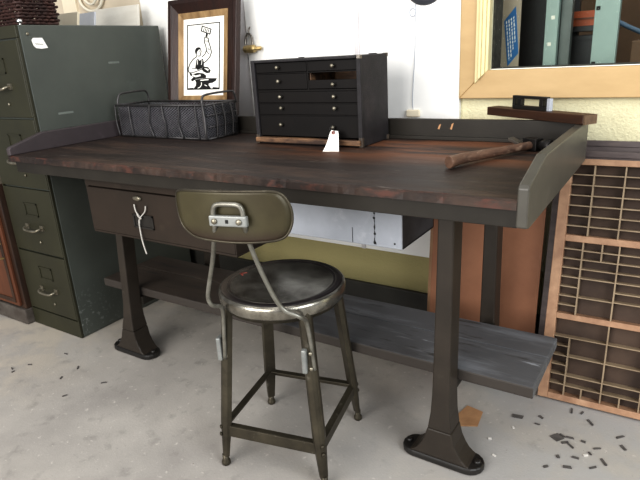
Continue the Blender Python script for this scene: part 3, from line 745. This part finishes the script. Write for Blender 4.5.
# thin wire with ring on the right white board
bm = BM()
add_tube(bm, smooth_path([(1.232, yb - .003, 1.33), (1.231, yb - .003, 1.25), (1.229, yb - .003, 1.20), (1.228, yb - .003, 1.10), (1.222, yb - .003, 1.0), (1.218, yb - .003, .93), (1.221, yb - .003, .885)]), .0012, 6)
add_tube(bm, [(1.220 + .011 * math.cos(k * PI / 8), yb - .004, 1.222 + .013 * math.sin(k * PI / 8)) for k in range(16)], .0014, 6, closed=True)
tag(obj('thin_wire', bm, M['galv'], recenter=True), 'thin grey wire with a ring running down the right white board', 'wire')
tag(obj('wire_clip', boxes((1.197, 1.248, yb - .012, yb - .0005, .868, .893)), M['cardc'], recenter=True, bevel=.003), 'small beige plastic wire clip low on the right white board', 'box')  # boxy plastic clip at the foot of the thin wire
bm = BM(); add_lathe(bm, [(0, -.02), (.06, -.016), (.075, -.006), (.078, 0)], (1.265, yb - .0005, 1.318), axis='y', seg=28)
tag(obj('wall_disc', bm, M['galvdark'], recenter=True), 'grey round fitting on the white board above the thin wire', 'fitting')

# ------------------------------------------------------------------ stool
rot = math.radians(15)
st = thing('metal_stool', 'worn olive metal stool with round seat and curved backrest in front of the bench', 'stool', (1.188, .036, 0), rotz=rot)
SH = .526
bm = BM(); add_lathe(bm, [(0, SH - .006), (.10, SH - .0055), (.138, SH - .003), (.146, SH + .0005), (.1525, SH + .0005), (.1585, SH - .0005), (.1665, SH - .0018)], seg=64)
seat = obj('seat', bm, M['seat'], st, label='dark worn seat top')
bm = BM(); add_lathe(bm, [(.1665, SH - .0016), (.1695, SH - .0035), (.1725, SH - .007), (.1738, SH - .014), (.1725, SH - .034), (.169, SH - .038), (.166, SH - .034), (.164, SH - .012), (.1640, SH - .0036)], seg=64)
obj('seat_rim', bm, M['rim'], st, label='bright bare metal rim')
bm = BM(); add_tube(bm, [(.1485 * math.cos(k * PI / 36), .1485 * math.sin(k * PI / 36), SH - .0002) for k in range(72)], .0013, 6, closed=True)
obj('bead', bm, M['rim'], seat, label='thin bright ring around the seat dish')
bm = BM()
for a in (.5, -.9):
    u = Vector((math.cos(a), math.sin(a), 0)); v = Vector((-u.y, u.x, 0)); cc = Vector((-.137, .030, SH - .0032))
    for s in (-1, 1): pass
    q = [cc - u * .017 - v * .003, cc + u * .017 - v * .002, cc + u * .017 + v * .003, cc - u * .017 + v * .002]
    add_prism(bm, q, (0, 0, .0022))
obj('paint_mark', bm, M['redpaint'], seat, label='faded red cross mark')
for cx, cy, an, ln in ((.04, -.05, .8, .05), (.05, -.058, .8, .03), (-.05, -.03, 2.1, .04)):
    u = Vector((math.cos(an), math.sin(an), 0)) * ln / 2; v = Vector((-u.y, u.x, 0)).normalized() * .0014; cc = Vector((cx, cy, SH - .0058)); bm = BM()
    add_prism(bm, [cc - u - v, cc + u - v, cc + u + v, cc - u + v], (0, 0, .0008))
    obj('scratch', bm, M['brightsteel'], seat)
foot, topx = .152, .112
L3 = Matrix.Rotation(math.radians(-3), 4, 'Z')
def lpos(sx, sy, z): t = z / .485; k = foot + (topx - foot) * t; return L3 @ Vector((sx * k, sy * k, z))
for sx, sy in ((-1, -1), (1, -1), (1, 1), (-1, 1)):
    bm = BM()                               # pressed steel leg: tapered channel with a rounded outer face
    rings = []
    out = Vector((sx, sy, 0)).normalized(); sd_ = Vector((-out.y, out.x, 0))
    for z in (.028, .06, .14, .3, .45, .505):
        w = .0105 + .0065 * min(1, max(0, z - .02) / .12); p = lpos(sx, sy, z)
        rings.append([bm.verts.new(p + out * a_ * w + sd_ * b_ * w) for a_, b_ in ((-.55, -1), (.3, -1.05), (.85, -.5), (.95, 0), (.85, .5), (.3, 1.05), (-.55, 1))])
    for a_, b_ in zip(rings, rings[1:]):
        for k in range(7): bm.faces.new((a_[k], a_[(k + 1) % 7], b_[(k + 1) % 7], b_[k]))
    bm.faces.new(rings[0][::-1]); bm.faces.new(rings[-1])
    lg = obj('leg', bm, M['stool'], st, bevel=.0015)
    bm = BM(); p0 = lpos(sx, sy, 0); add_lathe(bm, [(.012, .0005), (.0135, .006), (.0125, .012), (.009, .018), (.009, .034)], (p0.x, p0.y, 0), seg=16)
    obj('foot_tip', bm, M['stool'], lg)
    for zz in (.105, .128):
        bm = BM(); add_lathe(bm, [(.006, 0), (.006, .003), (.003, .005), (0, .005)], seg=10, mx=Matrix.Translation(lpos(sx, sy, zz) + out * .015) @ out.to_track_quat('Z', 'Y').to_matrix().to_4x4())
        obj('rivet', bm, M['stool'], lg)
def stretcher(a, b, z, hgt):
    pa, pb = lpos(*a, z), lpos(*b, z); t = (pb - pa).normalized(); n = Vector((-t.y, t.x, 0))
    if n.dot(pa) < 0: n = -n
    bm = BM()
    P0, P1 = pa - t * .004, pb + t * .004
    add_prism(bm, [P0 - n * .010 + Vector((0, 0, hgt / 2 - .003)), P0 + n * .006 + Vector((0, 0, hgt / 2 - .003)), P0 + n * .006 + Vector((0, 0, hgt / 2)), P0 - n * .010 + Vector((0, 0, hgt / 2))], P1 - P0)
    add_prism(bm, [P0 + n * .006 + Vector((0, 0, -hgt / 2)), P0 + n * .009 + Vector((0, 0, -hgt / 2)), P0 + n * .009 + Vector((0, 0, hgt / 2)), P0 + n * .006 + Vector((0, 0, hgt / 2))], P1 - P0)
    obj('stretcher', bm, M['stool'], st, bevel=.001)
stretcher((-1, -1), (1, -1), .115, .034); stretcher((1, -1), (1, 1), .118, .03); stretcher((-1, 1), (1, 1), .125, .022); stretcher((-1, -1), (-1, 1), .122, .028)
# ring under the seat that ties the legs
bm = BM(); add_lathe(bm, [(.150, SH - .050), (.160, SH - .05), (.160, SH - .022), (.150, SH - .022)], seg=48)
obj('seat_ring', bm, M['stool'], st)
# back rod: one bent rod from leg to leg, with a neck loop
yo = -.165
rodpts = [(-.126, -.136, .345), (-.120, -.136, .42), (-.114, -.138, .485), (-.112, -.150, .507), (-.120, -.176, .522), (-.126, -.181, .543), (-.116, -.188, .578), (-.086, -.207, .652), (-.060, -.234, .71), (-.034, -.266, .760), (-.0295, -.2745, .782), (-.0275, -.276, .802), (-.018, -.277, .8145),
          (.011, -.277, .8165), (.034, -.277, .8145), (.0415, -.276, .802), (.0415, -.2745, .782), (.040, -.266, .760), (.033, -.243, .725), (.032, -.226, .691), (.042, -.206, .627), (.062, -.191, .560), (.080, -.184, .530), (.100, -.180, .520), (.116, -.172, .508), (.119, -.148, .486), (.123, -.137, .42), (.128, -.137, .345)]
bm = BM(); add_tube(bm, smooth_path(rodpts, 5), .0056, 10)
obj('back_rod', bm, M['rod'], st)
for sx in (-1, 1):
    bm = BM(); p = lpos(sx, -1, .372) + Vector((sx * .002, -.006, 0)); mx = Matrix.Translation(p)
    add_box(bm, -.0175, -.0035, -.020, .010, -.034, .034, mx)
    cl = obj('clamp', bm, M['bracket'], st, bevel=.004, label='bright metal clamp on the leg')
    for zz in (-.022, .022):
        bm = BM(); add_lathe(bm, [(.0055, 0), (.0055, -.003), (.003, -.005), (0, -.005)], (p.x + .005, p.y - .0085, p.z + zz), axis='y', seg=10)
        obj('screw', bm, M['nickel'], cl)
# curved backrest
outl = [(-.143, .822), (-.130, .834), (-.094, .838), (-.03, .841), (.023, .8415), (.072, .841), (.105, .839), (.124, .829), (.136, .806), (.139, .782), (.135, .76), (.124, .741), (.104, .7315), (.059, .728), (.01, .727), (-.023, .7275), (-.064, .7285), (-.099, .732), (-.126, .745), (-.139, .762), (-.145, .789)]
n = len(outl); dense = []
for i in range(n):
    p0, p1, p2, p3 = (Vector(outl[(i + k) % n]) for k in (-1, 0, 1, 2))
    for k in range(4):
        t = k / 4
        dense.append(.5 * ((2 * p1) + (p2 - p0) * t + (2 * p0 - 5 * p1 + 4 * p2 - p3) * t * t + (3 * p1 - p0 - 3 * p2 + p3) * t ** 3))
cxz = Vector((-.003, .785))
def plate(p): return Vector((p.x, -.266 + .030 * ((p.x - .006) / .136) ** 2, p.y))
bm = BM(); G = []
for q in range(1, 9):
    G.append([bm.verts.new(plate(cxz.lerp(d, q / 8))) for d in dense])
c0 = bm.verts.new(plate(cxz))
for k in range(len(dense)):
    f = bm.faces.new((c0, G[0][k], G[0][(k + 1) % len(dense)])); f.smooth = True
for a, b in zip(G, G[1:]):
    for k in range(len(dense)):
        f = bm.faces.new((a[k], b[k], b[(k + 1) % len(dense)], a[(k + 1) % len(dense)])); f.smooth = True
edge = [plate(d) for d in dense]
# move plate so that the rod passes behind it (towards the viewer)
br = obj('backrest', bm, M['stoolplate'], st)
so = br.modifiers.new('thick', 'SOLIDIFY'); so.thickness = .003; so.offset = 0
bm = BM(); add_tube(bm, edge, .0030, 8, closed=True)
obj('rolled_edge', bm, M['stool'], br)
bm = BM(); add_box(bm, -.037, .053, -.2845, -.2725, .768, .792)
bb = obj('bracket', bm, M['bracket'], st, bevel=.003)
bm = BM()
for x in (-.023, .035):
    bm = BM(); add_lathe(bm, [(.0065, 0), (.0065, -.003), (.0035, -.005), (0, -.005)], (x, -.2845, .780), axis='y', seg=14)
    obj('bolt', bm, M['nickel'], bb)
bm = BM(); add_box(bm, .003, .010, -.2850, -.2844, .776, .784)
obj('slot', bm, M['ink'], bb)

# ------------------------------------------------------------------ leaning boards behind the bench
def leaner(name, x0, x1, yb, yt, h, th, m, label, cat, group=None):
    bm = BM()
    add_prism(bm, [(x0, yb, .001), (x1, yb, .001), (x1, yt, h), (x0, yt, h)], (0, th, 0))
    return tag(obj(name, bm, m, recenter=True, bevel=.001), label, cat, group)
leaner('hardboard_panel', 1.345, 1.722, .690, .772, .86, .008, M['hardboard'], 'wide reddish brown hardboard panel leaning on the wall behind the bench leg', 'board', 'panels leaning behind the bench')
leaner('hardboard_panel', 1.326, 1.58, .712, .792, .82, .007, M['palewood'], 'paler board leaning behind the wide reddish brown hardboard panel', 'board', 'panels leaning behind the bench')

# ------------------------------------------------------------------ type cases
def case_mx(x, y, dz=.0075, lean=.1775, yaw=.03, roll=0.):
    xa = Vector((math.cos(yaw), math.sin(yaw), 0)); bkv = Vector((-math.sin(yaw) * math.cos(lean), math.cos(yaw) * math.cos(lean), -math.sin(lean))); upv = xa.cross(bkv)
    return Matrix(((xa.x, bkv.x, upv.x, x), (xa.y, bkv.y, upv.y, y), (xa.z, bkv.z, upv.z, dz), (0, 0, 0, 1)))
CW, CD = .44, .034
def type_case(mx, label, mf, mdv, mb, full=True, CH=.769):
    t = thing('type_case', label, 'type case', mx=mx, group='printer type cases leaning on the wall')
    bm = BM()
    add_box(bm, 0, .030, 0, CD, 0, CH); add_box(bm, CW - .03, CW, 0, CD, 0, CH)
    add_box(bm, .030, CW - .03, 0, CD, 0, .020); add_box(bm, .030, CW - .03, 0, CD, CH - .018, CH)
    add_box(bm, .030, CW - .03, .0015, CD - .004, .2695, .2875); add_box(bm, .030, CW - .03, .0015, CD - .004, .517, .537)
    obj('frame', bm, mf, t, bevel=.0015)
    obj('bed', boxes((.03, CW - .03, CD - .004, CD - .0005, .02, CH - .018)), mb, t)
    if not full: obj('front_rail', boxes((.03, CW - .03, .001, CD - .0045, CH - .11, CH - .0185)), mf, t)
    if full:
        bm = BM(); w = .0021; y0, y1 = .004, CD - .004
        def V(x, z0, z1): add_box(bm, x - w, x + w, y0, y1, z0, z1)
        def Hh(z, xa, xb): add_box(bm, xa, xb, y0 + .0007, y1, z - w * .8, z + w * .8)
        xe = CW - .03
        V(.091, .537, CH - .018); V(.173, .537, CH - .018); V(.262, .537, CH - .018); V(.345, .537, CH - .018)
        for k in range(7): Hh(.5655 + .0312 * k, .03, xe)
        V(.083, .2875, .517); V(.182, .2875, .517); V(.288, .2875, .517); V(.36, .2875, .517); V(.136, .463, .517)
        for z in (.315, .344, .374, .405, .434, .463, .493): Hh(z, .03, .083)
        Hh(.491, .083, xe); 
        for z in (.463, .434, .405): Hh(z, .083, xe)
        Hh(.344, .083, .182)
        for z in (.374, .345): Hh(z, .182, xe)
        V(.0755, .02, .211); V(.181, .02, .2695); V(.286, .02, .2695); V(.36, .02, .2695)
        Hh(.211, .03, xe); Hh(.1485, .0755, xe); Hh(.085, .0755, xe); Hh(.052, .0755, xe)
        for z in (.054, .086, .118, .149, .181): Hh(z, .03, .0755)
        V(.126, .02, .052); V(.233, .02, .052); V(.325, .02, .052)
        obj('divider', bm, mdv, t)
    return t
type_case(case_mx(1.766, .594), 'light wooden printer type case with many compartments leaning right of the bench', M['casewood'], M['casediv'], M['casebed'])
type_case(case_mx(1.739, .651, lean=.160, yaw=.02), 'dark type case directly behind the light wooden one, its left edge showing', M['casedark'], M['casediv'], M['casebed'], False, .782)
type_case(case_mx(1.775, .714, lean=.145, yaw=.012), 'dark type case furthest back in the stack, against the wall', M['casedark'], M['casediv'], M['casebed'], False, .805)

# ------------------------------------------------------------------ beyond the window
obj('wall_beyond', boxes((.4, 4.0, 2.07, 2.1, 0, 2.7)), M['brownwall'], kind='structure')
bg = thing('cardboard_sheet', 'grey cardboard panel with a blue printed label just inside the window', 'cardboard', (1.48, 1.11, .5))
wbox('sheet', (1.40, 1.5205, 1.10, 1.108, 0.001, 1.75), M['cardboard'], bg)
bm = BM(); quad = [(1.464, 1.178), (1.503, 1.225), (1.5195, 1.066), (1.483, 1.022)]
add_prism(bm, [(x, 1.0985, z) for x, z in quad], (0, .0013, 0)); lb = obj('blue_label', bm, M['bluelabel'], bg, world=True, label='slanted blue label with lines of white print')
bm = BM()
Q = [Vector((x, 0, z)) for x, z in quad]
rnd = random.Random(9)
for col in range(4):
    s = .14 + col * .2; t = .06 + .03 * col
    end = .92 - .12 * (col > 1) - .1 * (col == 3)
    while t < end:
        ln = rnd.uniform(.03, .085)
        def P(s_, t_): return (Q[0].lerp(Q[1], s_)).lerp(Q[3].lerp(Q[2], s_), t_)
        c4 = [P(s, t), P(s + .085, t), P(s + .085, min(end, t + ln)), P(s, min(end, t + ln))]
        add_prism(bm, [(c.x, 1.0975, c.z) for c in c4], (0, .0009, 0)); t += ln + .025
obj('white_print', bm, M['paper'], lb, world=True)
def upright(x0, x1, y, m, label, holes=()):
    t = thing('metal_upright', label, 'post', ((x0 + x1) / 2, y + .02, 0), group='metal uprights seen through the window')
    bm = BM(); add_box(bm, x0, x1, y, y + .004, .001, 1.75); add_box(bm, x0, x0 + .004, y + .004, y + .04, .001, 1.75); add_box(bm, x1 - .004, x1, y + .004, y + .04, .001, 1.75)
    obj('post', bm, m, t, world=True, bevel=.001)
    for x, z, mm in holes:
        wbox('hole' if mm == 'ink' else 'clip', (x, x + .012, y - .0015, y - .0002, z, z + .012), M[mm], t)
upright(1.603, 1.645, 1.11, M['postgreen'], 'narrow pale green metal upright beside the cardboard panel', ((1.622, 1.172, 'cardw'), (1.615, 1.085, 'cardw')))
upright(1.648, 1.683, 1.14, M['postdark'], 'dim grey green reflection of the narrow pale upright, built as a post')  # post added to stand in for a reflection
upright(1.760, 1.834, 1.10, M['postgreen'], 'broad pale green metal upright with small dark square holes', ((1.764, 1.19, 'ink'), (1.764, 1.015, 'ink')))
wbox2 = lambda nm, b, m, lab, cat, bev=.004: tag(obj(nm, boxes(b), m, recenter=True, bevel=bev), lab, cat)
ct = thing('storage_rack', 'dark storage rack shelves in the room beyond the window', 'shelf', (1.75, 1.5, 0))
for z, xe_ in ((.62, 2.5), (.96, 2.5), (1.128, 1.79)): wbox('shelf', (1.60, xe_, 1.26, 1.6, z, z + .018), M['blackbin'], ct)
for x in (1.602, 2.46): wbox('post', (x, x + .035, 1.56, 1.598, .001, 1.7), M['blackbin'], ct)
ob = thing('storage_bin', 'orange plastic storage bin on the rack beyond the window', 'bin', (1.69, 1.4, 1.1465))
bm = BM()
add_box(bm, 1.62, 1.765, 1.30, 1.306, 1.1465, 1.198); add_box(bm, 1.62, 1.765, 1.5, 1.506, 1.1465, 1.198); add_box(bm, 1.62, 1.626, 1.306, 1.5, 1.1465, 1.198); add_box(bm, 1.759, 1.765, 1.306, 1.5, 1.1465, 1.198); add_box(bm, 1.626, 1.759, 1.306, 1.5, 1.1465, 1.15)
obj('bin_body', bm, M['orange'], ob, world=True, bevel=.001)
wbox('bin_rim', (1.618, 1.767, 1.294, 1.30, 1.170, 1.175), M['redwood'], ob)
bb_ = thing('black_crate', 'black plastic crate on the rack under the orange bin', 'crate', (1.69, 1.4, .98))
bm = BM(); add_box(bm, 1.60, 1.79, 1.28, 1.286, .9785, 1.115); add_box(bm, 1.60, 1.606, 1.286, 1.52, .9785, 1.115); add_box(bm, 1.784, 1.79, 1.286, 1.52, .9785, 1.115); add_box(bm, 1.606, 1.784, 1.514, 1.52, .9785, 1.115); add_box(bm, 1.606, 1.784, 1.286, 1.514, .9785, .984)
obj('crate_body', bm, M['blackbin'], bb_, world=True, bevel=.002)
wbox('crate_rim', (1.597, 1.793, 1.274, 1.28, 1.098, 1.112), M['blackbin'], bb_)
wbox('crate_rib', (1.597, 1.793, 1.274, 1.28, 1.012, 1.018), M['blackbin'], bb_)
wbox2('brown_carton', (1.86, 2.2, 1.3, 1.5, .9785, 1.085), M['brownwall'], 'brown carton at the right edge of the window view', 'carton')
bm = BM(); add_tube(bm, smooth_path([(1.80, 1.34, 1.158), (1.86, 1.34, 1.125), (1.93, 1.34, 1.1), (2.1, 1.34, 1.0945)]), .0085, 10)
tb = obj('blue_tube', bm, M['bluetube'], recenter=True); tag(tb, 'blue grey tube lying over the brown carton beyond the window', 'tube')
wbox2('white_packet', (1.86, 1.95, 1.262, 1.29, .979, 1.012), M['cardw'], 'white packet low at the right of the window view', 'packet')
wbox2('tall_cabinet', (1.42, 1.592, 1.29, 1.6, .001, 1.7), M['blackbin'], 'dark tall cabinet between the cardboard panel and narrow green upright', 'cabinet')

# ------------------------------------------------------------------ scraps on the floor
rnd = random.Random(21)
def chip(x, y, l, w, a, m, label, group, h=.003, irregular=True):
    bm = BM(); u = Vector((math.cos(a), math.sin(a), 0)); v = Vector((-u.y, u.x, 0)); c = Vector((x, y, .0006))
    j = lambda: rnd.uniform(.75, 1.1)
    pts = [c - u * l / 2 * j() - v * w / 2 * j(), c + u * l / 2 * j() - v * w / 2 * j(), c + u * l / 2 * j() + v * w / 2 * j(), c - u * l / 2 * j() + v * w / 2 * j()]
    add_prism(bm, pts, (0, 0, h))
    return tag(obj('floor_scrap', bm, m, recenter=True), label, 'scrap', group)
chip(1.862, .414, .030, .027, .9, M['scrap'], 'largest squarish dark scrap on the floor right of the bench', 'dark scraps on the floor')
chip(1.739, .46, .034, .018, .2, M['scrap'], 'broad dark scrap on the floor below the right end of the shelf', 'dark scraps on the floor')
for x, y in ((1.798, .45), (1.873, .43), (1.901, .395), (1.886, .402), (1.954, .386), (1.968, .417), (1.992, .366), (1.97, .331), (1.905, .569), (1.935, .53), (1.876, .566), (2.017, .5), (1.88, .331), (1.893, .43), (1.86, .275), (1.91, .30), (1.93, .43), (1.922, .349), (1.80, .49), (2.03, .455)):
    chip(x, y, rnd.uniform(.012, .03), rnd.uniform(.004, .009), rnd.uniform(0, PI), M['scrap'], 'thin dark sliver lying on the concrete right of the bench leg', 'dark slivers right of the bench leg')
for x, y in ((1.726, .251), (1.694, .317), (1.945, .372), (1.74, .40)):
    chip(x, y, rnd.uniform(.008, .016), .006, rnd.uniform(0, PI), M['scrapw'], 'tiny white chip lying on the floor right of the bench leg', 'white chips on the floor')
for x, y in ((-.005, -.102), (-.016, -.165), (-.042, -.154), (.379, -.043), (.194, -.024), (.322, -.166), (.05, .02), (.2, -.1)):
    chip(x, y, rnd.uniform(.014, .026), .005, rnd.uniform(0, PI), M['scrap'], 'small dark sliver lying on the floor in front of the filing cabinet', 'dark slivers before the filing cabinet')
bm = BM(); add_prism(bm, [(1.57, .37, .0006), (1.60, .332, .0006), (1.645, .355, .0006), (1.638, .43, .0006), (1.585, .44, .0006)], (0, 0, .003))
tag(obj('cardboard_scrap', bm, M['tanscrap'], recenter=True), 'flat tan cardboard scrap on the floor behind the right bench leg', 'scrap')

# ------------------------------------------------------------------ light
def area(name, loc, aim, size, power, col=(1, 1, 1), sy=None):
    l = bpy.data.lights.new(name, 'AREA'); l.energy = power; l.color = col
    l.shape = 'RECTANGLE'; l.size = size; l.size_y = sy or size
    o = bpy.data.objects.new(name, l); C.objects.link(o); o.location = loc
    o.rotation_euler = (Vector(aim) - Vector(loc)).to_track_quat('-Z', 'Y').to_euler()
    return o
area('door_light', (.7, -3.6, 1.8), (.9, .3, .45), 3.0, 150, (1, .98, .95), 2.4)
area('side_window_light', (4.2, -.9, 2.1), (.8, .4, .8), 1.8, 80, (.93, .97, 1))
area('ceiling_light', (.9, -.7, 3.0), (.9, .3, .6), 2.4, 22, (1, .97, .93), 2.0)
area('back_room_fill', (1.9, 1.2, 2.4), (1.8, 1.5, 1.0), .6, 10, (1, .95, .88))  # unseen fill lamp added to brighten the room beyond the window
w = bpy.data.worlds.new('world'); bpy.context.scene.world = w; w.use_nodes = True
bgn = w.node_tree.nodes['Background']; bgn.inputs['Color'].default_value = (.93, .96, 1, 1); bgn.inputs['Strength'].default_value = .36

# ------------------------------------------------------------------ camera
cam = bpy.data.cameras.new('camera'); co = bpy.data.objects.new('camera', cam); C.objects.link(co)
R = Matrix(((0.8402167134134305, -0.12762740755751775, 0.5270171907451222), (0.5392901073334113, 0.2981022859014823, -0.787592030985985), (-0.056586700142797, 0.9459631451491428, 0.31929872124155306)))
co.matrix_world = Matrix.Translation((2.06610, -1.07722, 1.11149)) @ R.to_4x4()
cam.sensor_width = 36; cam.lens = 557.731 / 640 * 36; cam.clip_start = .02
bpy.context.scene.camera = co
sc = bpy.context.scene
sc.view_settings.view_transform = 'Standard'; sc.view_settings.look = 'None'; sc.view_settings.exposure = .35; sc.view_settings.gamma = .80
